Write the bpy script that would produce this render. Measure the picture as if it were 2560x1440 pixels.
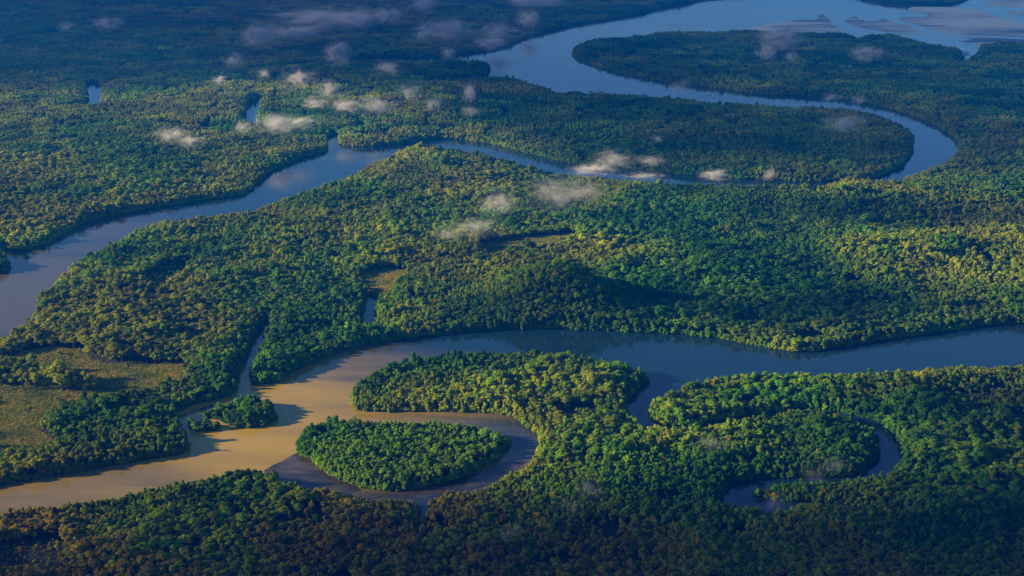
import bpy, math, random
import numpy as np
from mathutils import Vector, Matrix
from mathutils.geometry import delaunay_2d_cdt

R = math.radians
for o in list(bpy.data.objects):
    bpy.data.objects.remove(o)
scene = bpy.context.scene
COL = scene.collection

# ------------------------------------------------------------------ camera
CAM_H, PITCH, HFOV = 600.0, R(16.2), R(40.0)
cam_d = bpy.data.cameras.new('camera')
cam = bpy.data.objects.new('camera', cam_d)
COL.objects.link(cam)
cam.location = (0, 0, CAM_H)
cam.rotation_euler = (math.pi / 2 - PITCH, 0, 0)
cam_d.sensor_fit = 'HORIZONTAL'
cam_d.angle_x = HFOV
cam_d.clip_start, cam_d.clip_end = 1.0, 90000.0
scene.camera = cam

# ------------------------------------------------------------------ sky, sun, exposure
SUN_EL, SUN_AZ = R(16.0), R(-93.0)          # azimuth from +Y, negative to the left
world = bpy.data.worlds.new('World')
scene.world = world
world.use_nodes = True
wn = world.node_tree
sky = wn.nodes.new('ShaderNodeTexSky')
sky.sky_type = 'NISHITA'
sky.sun_disc = False
sky.sun_elevation = SUN_EL
sky.sun_rotation = SUN_AZ
sky.altitude = 300
sky.air_density = 1.0
sky.dust_density = 0.1
sky.ozone_density = 6.0
wn.nodes['Background'].inputs['Strength'].default_value = 0.05
wn.links.new(sky.outputs[0], wn.nodes['Background'].inputs['Color'])
sun_d = bpy.data.lights.new('sun', 'SUN')
sun_d.energy = 5.0
sun_d.angle = R(0.6)
sun_d.color = (1.0, 0.77, 0.42)
sun = bpy.data.objects.new('sun', sun_d)
COL.objects.link(sun)
TO_SUN = Vector((math.sin(SUN_AZ) * math.cos(SUN_EL), math.cos(SUN_AZ) * math.cos(SUN_EL), math.sin(SUN_EL)))
sun.rotation_euler = TO_SUN.to_track_quat('Z', 'Y').to_euler()
sun.location = TO_SUN * 3000
vs = scene.view_settings
vs.view_transform, vs.look, vs.exposure, vs.gamma = 'Standard', 'None', 1.8, 1.0
vs.use_curve_mapping = False
scene.cycles.volume_step_rate = 1.0
scene.cycles.volume_max_steps = 256
scene.cycles.max_bounces = 6
scene.cycles.diffuse_bounces = 2
scene.cycles.glossy_bounces = 2
scene.cycles.transmission_bounces = 2
scene.cycles.volume_bounces = 0
scene.cycles.transparent_max_bounces = 8

# ------------------------------------------------------------------ helpers
FPX = 1280.0 / math.tan(HFOV / 2)
cp, sp = math.cos(PITCH), math.sin(PITCH)


def ground(x, y, h=0.0):
    """where the sight line through photograph point (x, y) meets the level h"""
    a, b = (x - 1280) / FPX, (720 - y) / FPX
    dx, dy, dz = a, cp + b * sp, -sp + b * cp
    t = (h - CAM_H) / dz
    return (dx * t, dy * t)


def shore(pts):
    """list of (x, y) or (x, y, height of the bank growth that hides the water edge) -> ground points"""
    return np.array([ground(p[0], p[1], p[2] if len(p) > 2 else 0.0) for p in pts])


def roughen(poly, step=14.0, amp=3.0, seed=0):
    """subdivide a shoreline and make it uneven"""
    r = np.random.default_rng(seed)
    out = []
    n = len(poly)
    for i in range(n):
        p0, p1, p2, p3 = poly[i - 1], poly[i], poly[(i + 1) % n], poly[(i + 2) % n]
        L = np.linalg.norm(p2 - p1)
        k = max(1, min(60, int(L / step)))
        for j in range(k):
            t = j / k
            q = 0.5 * (2 * p1 + (p2 - p0) * t + (2 * p0 - 5 * p1 + 4 * p2 - p3) * t * t + (3 * p1 - p0 - 3 * p2 + p3) * t ** 3)
            lin = p1 + (p2 - p1) * t
            q = lin * 0.45 + q * 0.55
            out.append(q + r.normal(0, amp * 0.5, 2) * (1 if L > step else 0.3))
    return np.array(out)


def inside(pts, poly):
    x, y = pts[:, 0], pts[:, 1]
    res = np.zeros(len(pts), bool)
    x0, y0 = poly.min(0)
    x1, y1 = poly.max(0)
    sel = np.where((x >= x0) & (x <= x1) & (y >= y0) & (y <= y1))[0]
    if len(sel) == 0:
        return res
    px, py = x[sel], y[sel]
    c = np.zeros(len(sel), bool)
    n = len(poly)
    for i in range(n):
        ax, ay = poly[i]
        bx, by = poly[(i + 1) % n]
        if ay == by:
            continue
        m = (ay > py) != (by > py)
        c ^= m & (px < (bx - ax) * (py - ay) / (by - ay) + ax)
    res[sel] = c
    return res


def vnoise(x, y, scale, seed):
    """smooth value noise in 0..1"""
    r = np.random.default_rng(seed)
    T = r.random((256, 256))
    u, v = x / scale + 1000.37, y / scale + 1000.71
    iu, iv = np.floor(u).astype(int), np.floor(v).astype(int)
    fu, fv = u - iu, v - iv
    fu, fv = fu * fu * (3 - 2 * fu), fv * fv * (3 - 2 * fv)
    g = lambda a, b: T[a % 256, b % 256]
    return (g(iu, iv) * (1 - fu) + g(iu + 1, iv) * fu) * (1 - fv) + (g(iu, iv + 1) * (1 - fu) + g(iu + 1, iv + 1) * fu) * fv


def fbm(x, y, scale, seed):
    return (vnoise(x, y, scale, seed) + 0.5 * vnoise(x, y, scale / 2.1, seed + 1) + 0.25 * vnoise(x, y, scale / 4.3, seed + 2)) / 1.75


def tag(o, label=None, cat=None, group=None, kind=None):
    if label: o['label'] = label
    if cat: o['category'] = cat
    if group: o['group'] = group
    if kind: o['kind'] = kind
    return o


def mesh_obj(name, verts, faces, mats, parent=None, smooth=False, link=True):
    me = bpy.data.meshes.new(name)
    me.from_pydata([tuple(v) for v in verts], [], [tuple(f) for f in faces])
    for m in (mats if isinstance(mats, (list, tuple)) else [mats]):
        me.materials.append(m)
    if smooth:
        me.polygons.foreach_set('use_smooth', [True] * len(me.polygons))
    me.update()
    o = bpy.data.objects.new(name, me)
    if link:
        COL.objects.link(o)
    if parent:
        o.parent = parent
    return o


def new_mat(name):
    m = bpy.data.materials.new(name)
    m.use_nodes = True
    m.node_tree.nodes.clear()
    nt = m.node_tree
    out = nt.nodes.new('ShaderNodeOutputMaterial')
    return m, nt, out


def N(nt, t, **kw):
    n = nt.nodes.new(t)
    for k, v in kw.items():
        if k in n.inputs:
            n.inputs[k].default_value = v
        else:
            setattr(n, k, v)
    return n


def ramp(nt, stops):
    n = nt.nodes.new('ShaderNodeValToRGB')
    e = n.color_ramp.elements
    e[0].position, e[0].color = stops[0][0], (*stops[0][1], 1)
    e[1].position, e[1].color = stops[-1][0], (*stops[-1][1], 1)
    for p, c in stops[1:-1]:
        k = e.new(p)
        k.color = (*c, 1)
    return n


# ------------------------------------------------------------------ materials
def leaf_material():
    m, nt, out = new_mat('leaves')
    L = nt.links.new
    at = N(nt, 'ShaderNodeAttribute', attribute_type='INSTANCER', attribute_name='tint')
    sh = N(nt, 'ShaderNodeAttribute', attribute_type='INSTANCER', attribute_name='vigour')
    geo = N(nt, 'ShaderNodeTexCoord')
    nz = N(nt, 'ShaderNodeTexNoise', Scale=0.35, Detail=3.0)
    L(geo.outputs['Object'], nz.inputs['Vector'])
    ad = N(nt, 'ShaderNodeMath', operation='MULTIPLY_ADD')
    ad.inputs[1].default_value = 0.30
    L(nz.outputs[0], ad.inputs[0])
    L(at.outputs['Fac'], ad.inputs[2])
    sb = N(nt, 'ShaderNodeMath', operation='SUBTRACT')
    L(ad.outputs[0], sb.inputs[0])
    sb.inputs[1].default_value = 0.15
    rp = ramp(nt, [(0.0, (0.006, 0.042, 0.002)), (0.28, (0.018, 0.085, 0.002)), (0.50, (0.056, 0.140, 0.001)),
                   (0.72, (0.115, 0.175, 0.001)), (0.90, (0.170, 0.170, 0.002)), (1.0, (0.175, 0.105, 0.006))])
    L(sb.outputs[0], rp.inputs[0])
    mu = N(nt, 'ShaderNodeVectorMath', operation='SCALE')
    L(rp.outputs[0], mu.inputs[0])
    L(sh.outputs['Fac'], mu.inputs['Scale'])
    bs = N(nt, 'ShaderNodeBsdfPrincipled', Roughness=0.55)
    bs.inputs['Specular IOR Level'].default_value = 0.04
    L(mu.outputs[0], bs.inputs['Base Color'])
    tr = N(nt, 'ShaderNodeBsdfTranslucent')
    L(mu.outputs[0], tr.inputs['Color'])
    mx = N(nt, 'ShaderNodeMixShader')
    mx.inputs[0].default_value = 0.28
    L(bs.outputs[0], mx.inputs[1])
    L(tr.outputs[0], mx.inputs[2])
    L(mx.outputs[0], out.inputs[0])
    return m


def simple(name, stops, scale, rough=0.85, bump=0.0, detail=6.0, stretch=(1, 1, 1)):
    m, nt, out = new_mat(name)
    L = nt.links.new
    tc = N(nt, 'ShaderNodeNewGeometry')
    mp = N(nt, 'ShaderNodeMapping')
    mp.inputs['Scale'].default_value = stretch
    L(tc.outputs['Position'], mp.inputs[0])
    nz = N(nt, 'ShaderNodeTexNoise', Scale=scale, Detail=detail, Roughness=0.65)
    L(mp.outputs[0], nz.inputs['Vector'])
    rp = ramp(nt, stops)
    L(nz.outputs[0], rp.inputs[0])
    bs = N(nt, 'ShaderNodeBsdfPrincipled', Roughness=rough)
    bs.inputs['Specular IOR Level'].default_value = 0.3
    L(rp.outputs[0], bs.inputs['Base Color'])
    if bump:
        b = N(nt, 'ShaderNodeBump', Strength=1.0, Distance=bump)
        L(nz.outputs[0], b.inputs['Height'])
        L(b.outputs[0], bs.inputs['Normal'])
    L(bs.outputs[0], out.inputs[0])
    return m


def water_material():
    m, nt, out = new_mat('river_water')
    L = nt.links.new
    geo = N(nt, 'ShaderNodeNewGeometry')
    # golden sky reflection painted into the water colour, plus river silt; streaky edges
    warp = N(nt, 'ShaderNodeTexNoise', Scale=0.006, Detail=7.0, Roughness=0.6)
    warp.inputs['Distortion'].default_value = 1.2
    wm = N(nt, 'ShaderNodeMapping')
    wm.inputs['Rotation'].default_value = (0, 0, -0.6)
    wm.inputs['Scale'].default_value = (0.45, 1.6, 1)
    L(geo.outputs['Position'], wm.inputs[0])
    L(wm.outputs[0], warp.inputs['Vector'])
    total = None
    for (cx, cy, rx, ry, w) in SHEEN_SILT:
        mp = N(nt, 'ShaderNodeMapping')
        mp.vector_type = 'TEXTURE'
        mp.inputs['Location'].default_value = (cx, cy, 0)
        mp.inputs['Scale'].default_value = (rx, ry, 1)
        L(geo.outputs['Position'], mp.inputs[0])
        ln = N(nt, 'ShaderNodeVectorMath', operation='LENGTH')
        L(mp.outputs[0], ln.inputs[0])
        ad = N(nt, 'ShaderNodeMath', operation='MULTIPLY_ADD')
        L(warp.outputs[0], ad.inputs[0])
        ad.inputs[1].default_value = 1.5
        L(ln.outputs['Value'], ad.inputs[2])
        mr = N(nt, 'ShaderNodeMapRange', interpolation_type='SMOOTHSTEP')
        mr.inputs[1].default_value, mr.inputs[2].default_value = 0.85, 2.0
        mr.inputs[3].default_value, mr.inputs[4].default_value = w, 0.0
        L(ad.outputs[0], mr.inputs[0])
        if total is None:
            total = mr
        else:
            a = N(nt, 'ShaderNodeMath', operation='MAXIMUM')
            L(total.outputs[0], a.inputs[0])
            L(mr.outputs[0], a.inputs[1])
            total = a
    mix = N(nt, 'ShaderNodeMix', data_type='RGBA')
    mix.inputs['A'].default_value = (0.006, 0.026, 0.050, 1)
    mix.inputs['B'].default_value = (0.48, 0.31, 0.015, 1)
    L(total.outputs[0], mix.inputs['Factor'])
    bs = N(nt, 'ShaderNodeBsdfPrincipled', Roughness=0.10, IOR=1.333)
    L(mix.outputs['Result'], bs.inputs['Base Color'])
    n1 = N(nt, 'ShaderNodeTexNoise', Scale=0.25, Detail=4.0)
    L(geo.outputs['Position'], n1.inputs['Vector'])
    n2 = N(nt, 'ShaderNodeTexNoise', Scale=0.02, Detail=3.0)
    L(geo.outputs['Position'], n2.inputs['Vector'])
    a = N(nt, 'ShaderNodeMath', operation='MULTIPLY_ADD')
    L(n2.outputs[0], a.inputs[0])
    a.inputs[1].default_value = 2.0
    L(n1.outputs[0], a.inputs[2])
    b = N(nt, 'ShaderNodeBump', Strength=1.0, Distance=0.07)
    L(a.outputs[0], b.inputs['Height'])
    L(b.outputs[0], bs.inputs['Normal'])
    # patches of wind-ruffled surface
    mr = N(nt, 'ShaderNodeMapRange')
    mr.inputs[1].default_value, mr.inputs[2].default_value = 0.35, 0.7
    mr.inputs[3].default_value, mr.inputs[4].default_value = 0.03, 0.15
    L(n2.outputs[0], mr.inputs[0])
    L(mr.outputs[0], bs.inputs['Roughness'])
    L(bs.outputs[0], out.inputs[0])
    return m


SHEEN_SILT = [(-330, 1520, 330, 300, 0.80), (-520, 1420, 560, 360, 0.42), (-800, 2050, 420, 520, 0.18), (1300, 6300, 2600, 2000, 0.30)]  # lower-left ellipses paint the golden reflection; the others are silt
M_LEAF = leaf_material()
M_BARK = simple('bark', [(0.3, (0.05, 0.04, 0.03)), (0.7, (0.14, 0.12, 0.09))], 1.5, 0.9, 0.05)
M_GROUND = simple('forest_floor', [(0.3, (0.010, 0.020, 0.007)), (0.7, (0.030, 0.045, 0.012))], 0.05, 0.95, 0.0)
M_MEADOW = simple('meadow_turf', [(0.32, (0.050, 0.110, 0.006)), (0.5, (0.220, 0.230, 0.006)), (0.68, (0.360, 0.240, 0.010))], 0.022, 0.9, 0.5)
M_GRASS = simple('meadow_grass', [(0.32, (0.060, 0.120, 0.008)), (0.5, (0.240, 0.250, 0.006)), (0.68, (0.370, 0.250, 0.010))], 0.022, 0.8)
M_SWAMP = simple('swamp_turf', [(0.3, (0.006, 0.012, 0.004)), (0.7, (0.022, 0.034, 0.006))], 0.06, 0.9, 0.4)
M_MUD = simple('wet_mud', [(0.36, (0.012, 0.012, 0.012)), (0.52, (0.045, 0.036, 0.026)), (0.66, (0.11, 0.080, 0.055))], 0.03, 0.20, 0.12, 8.0, (0.5, 1.6, 1))


def sand_material():
    m, nt, out = new_mat('rippled_sand')
    L = nt.links.new
    tc = N(nt, 'ShaderNodeNewGeometry')

    def noise(scale, st, det, rough):
        mp = N(nt, 'ShaderNodeMapping')
        mp.inputs['Scale'].default_value = st
        mp.inputs['Rotation'].default_value = (0, 0, 0.12)
        L(tc.outputs['Position'], mp.inputs[0])
        n_ = N(nt, 'ShaderNodeTexNoise', Scale=scale, Detail=det, Roughness=rough)
        n_.inputs['Distortion'].default_value = 0.6
        L(mp.outputs[0], n_.inputs['Vector'])
        return n_
    big = noise(0.0022, (0.5, 1.0, 1), 4.0, 0.55)
    fine = noise(0.016, (0.20, 1.9, 1), 9.0, 0.75)
    mx = N(nt, 'ShaderNodeMath', operation='MULTIPLY_ADD')
    L(big.outputs[0], mx.inputs[0])
    mx.inputs[1].default_value = 1.1
    sc = N(nt, 'ShaderNodeMath', operation='MULTIPLY')
    L(fine.outputs[0], sc.inputs[0])
    sc.inputs[1].default_value = 0.75
    L(sc.outputs[0], mx.inputs[2])
    rp = ramp(nt, [(0.66, (0.05, 0.06, 0.075)), (0.74, (0.16, 0.15, 0.12)), (0.80, (0.45, 0.40, 0.26)), (0.87, (0.85, 0.76, 0.48))])
    dv = N(nt, 'ShaderNodeMapRange')
    dv.inputs[1].default_value, dv.inputs[2].default_value = 0.0, 1.12
    L(mx.outputs[0], dv.inputs[0])
    L(dv.outputs[0], rp.inputs[0])
    bs = N(nt, 'ShaderNodeBsdfPrincipled', Roughness=0.5)
    L(rp.outputs[0], bs.inputs['Base Color'])
    b_ = N(nt, 'ShaderNodeBump', Strength=1.0, Distance=0.3)
    L(fine.outputs[0], b_.inputs['Height'])
    L(b_.outputs[0], bs.inputs['Normal'])
    L(bs.outputs[0], out.inputs[0])
    return m


M_SAND = sand_material()
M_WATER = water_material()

# ------------------------------------------------------------------ shorelines
T = 13.0   # bank trees that hide the near water edge
LOWER = [
    (-160, 1250), (0, 1213), (120, 1193), (235, 1172), (350, 1152), (440, 1138), (467, 1130), (468, 1104), (455, 1075), (440, 1045), (443, 1030),
    (480, 1012), (530, 1000), (575, 988), (586, 975), (597, 940), (613, 895), (632, 852), (650, 822), (664, 802),
    (676, 806), (664, 845), (650, 885), (633, 925), (628, 950), (640, 964), (690, 955), (745, 925), (800, 898), (850, 878), (900, 865), (950, 855), (1050, 843), (1150, 833), (1250, 826), (1400, 822),
    (1500, 826), (1600, 830), (1700, 836), (1800, 847), (1900, 865), (1985, 880), (2050, 876), (2150, 859), (2250, 844), (2350, 830),
    (2450, 816), (2560, 807), (2750, 795),
    (2750, 895, T), (2560, 905, T), (2480, 910, T), (2400, 910, T), (2330, 920, T), (2250, 925, T), (2150, 928, T), (2050, 930, T), (1950, 930, T),
    (1850, 932, T), (1780, 940, T), (1720, 955, T), (1670, 975, 14), (1640, 1000, 8),
    # creek behind the right-hand tongue, round the oxbow and back
    (1622, 1030), (1632, 1052), (1660, 1064), (1720, 1064), (1770, 1057), (1834, 1046), (1902, 1036), (1969, 1025), (2002, 1022), (2053, 1025),
    (2103, 1032), (2153, 1042), (2187, 1052), (2221, 1071), (2244, 1101), (2253, 1128), (2251, 1148, 8), (2224, 1172, 15), (2187, 1182, T),
    (2150, 1192, 11), (2096, 1203, 9), (2010, 1203, 9), (1945, 1203, 10), (1915, 1209, T), (1892, 1225, 8), (1898, 1239), (1935, 1252), (1985, 1256),
    (2036, 1254), (2120, 1262), (2187, 1271), (2237, 1277), (2290, 1283),
    (2237, 1281, 7), (2170, 1274, 7), (2103, 1270, 7), (2002, 1265, 7), (1950, 1272, T), (1901, 1269, T), (1851, 1261, T), (1818, 1253, 14),
    (1808, 1240), (1835, 1208), (1880, 1197), (1930, 1193), (2000, 1194), (2060, 1194), (2120, 1189), (2160, 1176), (2184, 1150), (2196, 1128),
    (2195, 1101), (2185, 1086, 6), (2170, 1072, 8), (2143, 1057, 8), (2113, 1044, 8), (2070, 1032, 8), (2019, 1027, 8), (1969, 1032, 8), (1902, 1041, 8),
    (1851, 1051, 8), (1801, 1063, 8), (1767, 1071, 8), (1717, 1077, 8), (1680, 1073, 8), (1640, 1067, 8), (1605, 1058, 15), (1575, 1040, 10),
    (1565, 1020, 4), (1566, 1003), (1580, 985), (1605, 965), (1625, 945, 4), (1618, 930, 12), (1600, 918, T), (1560, 905, T), (1520, 897, T), (1480, 888, T),
    (1440, 883, T), (1380, 880, T), (1300, 875, T), (1200, 875, T), (1150, 877, T), (1090, 883, T), (1030, 893, T), (980, 905, T), (930, 925, 15),
    (905, 940, 12), (888, 960, 6), (880, 985, 2), (883, 1010), (900, 1024), (934, 1029), (1018, 1029), (1119, 1027), (1186, 1029), (1236, 1034),
    (1287, 1047), (1320, 1064), (1347, 1088), (1355, 1111, 3), (1334, 1138, 14), (1307, 1158, T), (1263, 1178, T), (1213, 1209, T), (1186, 1215, T),
    (1152, 1219, T), (1119, 1219, T), (1092, 1232, T), (1078, 1249, 14), (1068, 1269, 12), (1055, 1296, 14), (1043, 1313, 12), (1046, 1290, 2),
    (1050, 1268, 4), (1038, 1244, 15), (1011, 1239, T), (967, 1239, T), (917, 1232, T), (867, 1227, T), (820, 1216, T), (773, 1209, T), (722, 1198, T), (690, 1178, T),
    (665, 1165, T), (621, 1167, T), (571, 1172, T), (524, 1185, T), (470, 1195, T), (437, 1195, T), (403, 1209, T), (353, 1215, T), (319, 1225, T),
    (269, 1232, T), (208, 1245, T), (168, 1247, T), (118, 1257, T), (67, 1259, T), (0, 1279, T), (-160, 1310, T)]
TEAR = [(743, 1110, 2), (744, 1130), (796, 1161), (813, 1182), (860, 1202), (917, 1219), (967, 1227), (1001, 1229), (1038, 1222), (1085, 1215), (1136, 1200),
        (1169, 1190), (1199, 1168), (1236, 1148), (1267, 1121), (1275, 1101, 2), (1267, 1084, 10), (1246, 1074, 14), (1216, 1066, T), (1186, 1056, T),
        (1119, 1046, T), (1052, 1046, T), (984, 1044, T), (917, 1042, T), (867, 1039, T), (820, 1036, T), (795, 1042, 15), (770, 1060, 11), (752, 1085, 6)]
ISLET = [(530, 1045), (553, 1052), (575, 1063), (595, 1070), (624, 1070), (660, 1066), (683, 1054), (690, 1040, 4), (686, 1015, 9), (671, 991, T), (648, 986, T),
         (618, 984, T), (577, 994, T), (547, 1002, T), (530, 1015, 13), (514, 1034, 5)]
ISLET2 = [(476, 1052, 3), (479, 1073), (494, 1079), (518, 1080), (541, 1077), (545, 1069), (530, 1060, 5), (513, 1047, 9), (497, 1042, 10), (485, 1046, 8)]
MIDDLE = [
    (-160, 690), (-10, 686), (12, 676), (23, 664, 2), (20, 645, 8), (8, 633, 8), (6, 620), (30, 626), (60, 627), (101, 616), (135, 598), (168, 578), (235, 549), (302, 535),
    (403, 518), (504, 501), (605, 487), (632, 468), (665, 437), (700, 416), (740, 399), (780, 387), (815, 374), (816, 356), (816, 343), (828, 336), (846, 336), (848, 350),
    (852, 362), (900, 367), (940, 367), (984, 362), (1035, 355), (1100, 347), (1169, 350), (1230, 360), (1280, 372), (1350, 390), (1400, 402), (1470, 413), (1550, 420),
    (1650, 430), (1750, 440), (1850, 446), (1950, 451), (2050, 454), (2130, 452), (2180, 446), (2215, 435), (2245, 418), (2268, 395), (2280, 370),
    (2281, 348), (2270, 327, 5), (2245, 307, 12), (2200, 287, T), (2150, 276, T), (2090, 270, T), (2000, 268, T), (1900, 262, T), (1800, 258, T), (1720, 250, T),
    (1640, 243, T), (1560, 236, T), (1480, 233, T), (1421, 229, T), (1391, 231, T), (1374, 219, T), (1337, 212, T), (1300, 199, T), (1270, 192, T), (1236, 193, T),
    (1162, 194, T), (1060, 204, T), (1060, 203, 8), (1110, 197), (1162, 189), (1179, 189), (1213, 189), (1223, 170, 3), (1217, 156, 10), (1199, 149, T), (1152, 149, T), (1136, 148, T), (1085, 151, T),
    (1018, 155, T), (961, 155, 5), (850, 160, 5), (700, 168, 5), (620, 176, 5), (620, 172), (700, 164), (795, 157), (850, 153), (961, 143), (1052, 143), (1119, 142), (1152, 136), (1213, 128), (1270, 114), (1297, 101),
    (1354, 84), (1404, 72), (1441, 62), (1522, 50), (1599, 37), (1656, 20), (1710, 12), (1757, 0), (1900, -14), (2000, -26), (2080, -40), (2150, -40), (2120, -14), (2160, 0), (2204, 8),
    (2271, 15), (2305, 16), (2372, 12), (2400, 6), (2430, -10), (2500, -40), (2900, -40), (2900, 112), (2560, 114), (2470, 116), (2452, 120), (2446, 138), (2422, 156), (2395, 168),
    (2385, 166), (2405, 150), (2398, 130), (2370, 124), (2338, 112, T), (2271, 95, T), (2224, 85, T), (2187, 87, T), (2150, 92, T), (2140, 97, 10), (2133, 88, T), (2103, 82, T), (2036, 83, T), (1900, 78, T),
    (1818, 78, T), (1700, 80, T), (1656, 80, T), (1606, 88, T), (1522, 97, T), (1471, 102, T), (1441, 113, 12), (1434, 128, 5), (1436, 141), (1471, 157), (1522, 174),
    (1589, 188), (1649, 201), (1710, 210), (1801, 221), (1868, 231), (1935, 238), (2019, 240), (2070, 243), (2137, 251), (2204, 265), (2271, 285), (2338, 312),
    (2372, 333), (2399, 356), (2405, 372, 3), (2392, 386, 10), (2372, 403, 15), (2321, 422, T), (2271, 440, T), (2237, 453, T), (2170, 457, T), (2103, 460, T), (2053, 467, T), (2048, 484, T),
    (1969, 480, T), (1850, 475, T), (1700, 467, T), (1600, 453, T), (1488, 440, T), (1388, 432, T), (1320, 417, T), (1253, 400, T), (1186, 386, T), (1119, 373, T),
    (1068, 366, T), (1025, 364, T), (1001, 373, T), (968, 393, T), (917, 413, T), (884, 433, T), (850, 447, T), (739, 482, T), (655, 511, T), (621, 527, T),
    (537, 540, T), (453, 546, T), (390, 552, T), (369, 561, T), (336, 577, T), (285, 604, T), (235, 628, T), (202, 645, T), (175, 665, T), (158, 681, 10),
    (148, 698, 4), (155, 710), (185, 713), (150, 722, 6), (116, 722, 14), (101, 732, 13), (91, 749, 10), (87, 769, 10), (81, 789, 14), (50, 809, T), (0, 836, T), (-160, 880, T)]
POND_FAR = [(232, 205), (214, 213), (215, 235), (212, 252, 8), (208, 262, T), (244, 258, T), (256, 243, 10), (262, 228), (261, 215), (244, 210)]
POND_UPPER = [(638, 249), (655, 244), (658, 255), (648, 286, 5), (643, 305, T), (618, 302, T), (606, 289, 10), (615, 269), (626, 256)]
POND_MID = [(905, 732), (930, 738), (952, 747), (944, 762), (941, 780, 3), (938, 799, 12), (910, 808, 12), (903, 790), (907, 770), (912, 752)]
SLIVERS = [[(892, 304), (905, 308), (921, 315), (903, 322, 8), (889, 322, 10)], [(545, 169), (552, 163), (563, 162), (556, 170, 8)],
           [(764, 214), (775, 212), (788, 217), (776, 220, 8)], [(823, 708), (825, 696), (830, 690), (829, 702)], [(234, 18), (238, 4), (247, 5), (240, 18, 8)]]

waters = [roughen(shore(LOWER), 14, 3, 1), roughen(shore(MIDDLE), 25, 5, 2), roughen(shore(POND_FAR), 25, 8, 3), roughen(shore(POND_UPPER), 20, 6, 4),
          roughen(shore(POND_MID), 10, 2, 5)] + [roughen(shore(s), 15, 2, 6) for s in SLIVERS]
isles = [roughen(shore(TEAR), 14, 3, 7), roughen(shore(ISLET), 8, 2, 8), roughen(shore(ISLET2), 6, 1.5, 9)]

MEADOW = roughen(shore([(-120, 905), (0, 897), (67, 880), (151, 872), (208, 878), (235, 900), (285, 915), (330, 905), (403, 915), (463, 912), (472, 930, 6), (445, 950, 12), (370, 968, 13), (300, 982, 13), (200, 998, 10),
                        (155, 1012, 6), (125, 1050, 3), (105, 1080, 3), (160, 1100, 8), (60, 1118, 14), (0, 1122, 14), (-120, 1122, 14)]), 14, 5, 11)
GROVE = roughen(shore([(-120, 920), (0, 918), (60, 925), (110, 945), (150, 945), (165, 958), (225, 958), (245, 972), (235, 982), (150, 980), (85, 980), (40, 968), (-120, 958)]), 14, 5, 12)
GLADES = [roughen(shore(p), 12, 4, 13 + i) for i, p in enumerate([
    [(900, 690), (950, 677), (1020, 683), (1008, 700, 6), (990, 722, 4), (985, 745, 6), (960, 750, 6), (930, 738), (908, 728), (898, 708)],
    [(1195, 618), (1300, 601), (1420, 590), (1458, 598, 6), (1400, 614, 14), (1300, 622, 14), (1220, 632, 14)]])]
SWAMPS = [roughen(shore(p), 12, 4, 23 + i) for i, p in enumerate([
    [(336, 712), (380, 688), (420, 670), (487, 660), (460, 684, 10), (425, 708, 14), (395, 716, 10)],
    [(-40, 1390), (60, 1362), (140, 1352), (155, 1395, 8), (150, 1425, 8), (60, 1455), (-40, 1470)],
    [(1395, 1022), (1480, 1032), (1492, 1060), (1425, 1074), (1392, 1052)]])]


def in_water(p):
    w = np.zeros(len(p), bool)
    for poly in waters:
        w |= inside(p, poly)
    for poly in isles:
        w &= ~inside(p, poly)
    return w


SEG_A = np.concatenate([w for w in waters + isles])
SEG_B = np.concatenate([np.roll(w, -1, 0) for w in waters + isles])
_keep = (np.abs(SEG_A[:, 0]) < 0.42 * SEG_A[:, 1] + 500)
SEG_A, SEG_B = SEG_A[_keep], SEG_B[_keep]


def shore_dist(p, cap=80.0):
    """distance to the nearest water edge, capped"""
    d = np.full(len(p), cap)
    cell = 200.0
    key = np.floor(p / cell).astype(int)
    mid = (SEG_A + SEG_B) / 2
    order = np.lexsort((key[:, 1], key[:, 0]))
    ks = key[order]
    brk = np.flatnonzero(np.any(np.diff(ks, axis=0) != 0, axis=1)) + 1
    for grp in np.split(order, brk):
        c = (key[grp[0]] + 0.5) * cell
        near = np.all(np.abs(mid - c) < cell / 2 + cap + 40, axis=1)
        if not near.any():
            continue
        A, B = SEG_A[near], SEG_B[near]
        AB = B - A
        L2 = np.maximum((AB ** 2).sum(1), 1e-6)
        P = p[grp][:, None, :] - A[None]
        t = np.clip((P * AB[None]).sum(2) / L2[None], 0, 1)
        q = P - t[..., None] * AB[None]
        d[grp] = np.minimum(d[grp], np.sqrt((q ** 2).sum(2)).min(1))
    return d


HILLS = [(ground(1400, 785), 60, 62, 52), (ground(1330, 735), 45, 45, 12), (ground(1650, 700), 130, 60, 8), (ground(2150, 500), 260, 90, 14), (ground(1800, 520), 220, 80, 14),
         (ground(2380, 660), 170, 60, 14), (ground(1150, 420), 140, 120, 12), (ground(2350, 965), 70, 40, 10), (ground(2100, 640), 150, 50, 10)]


def terrain(x, y, d):
    z = np.full(x.shape, 0.8)
    for (c, sx, sy, h) in HILLS:
        z = z + h * np.exp(-0.5 * (((x - c[0]) / sx) ** 2 + ((y - c[1]) / sy) ** 2))
    z = z + 9.0 * np.clip(fbm(x, y, 320, 71) - 0.42, 0, 1) * np.clip((d - 15) / 60, 0, 1)
    return 0.8 + (z - 0.8) * np.clip(d / 45.0, 0.12, 1.0)


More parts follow.
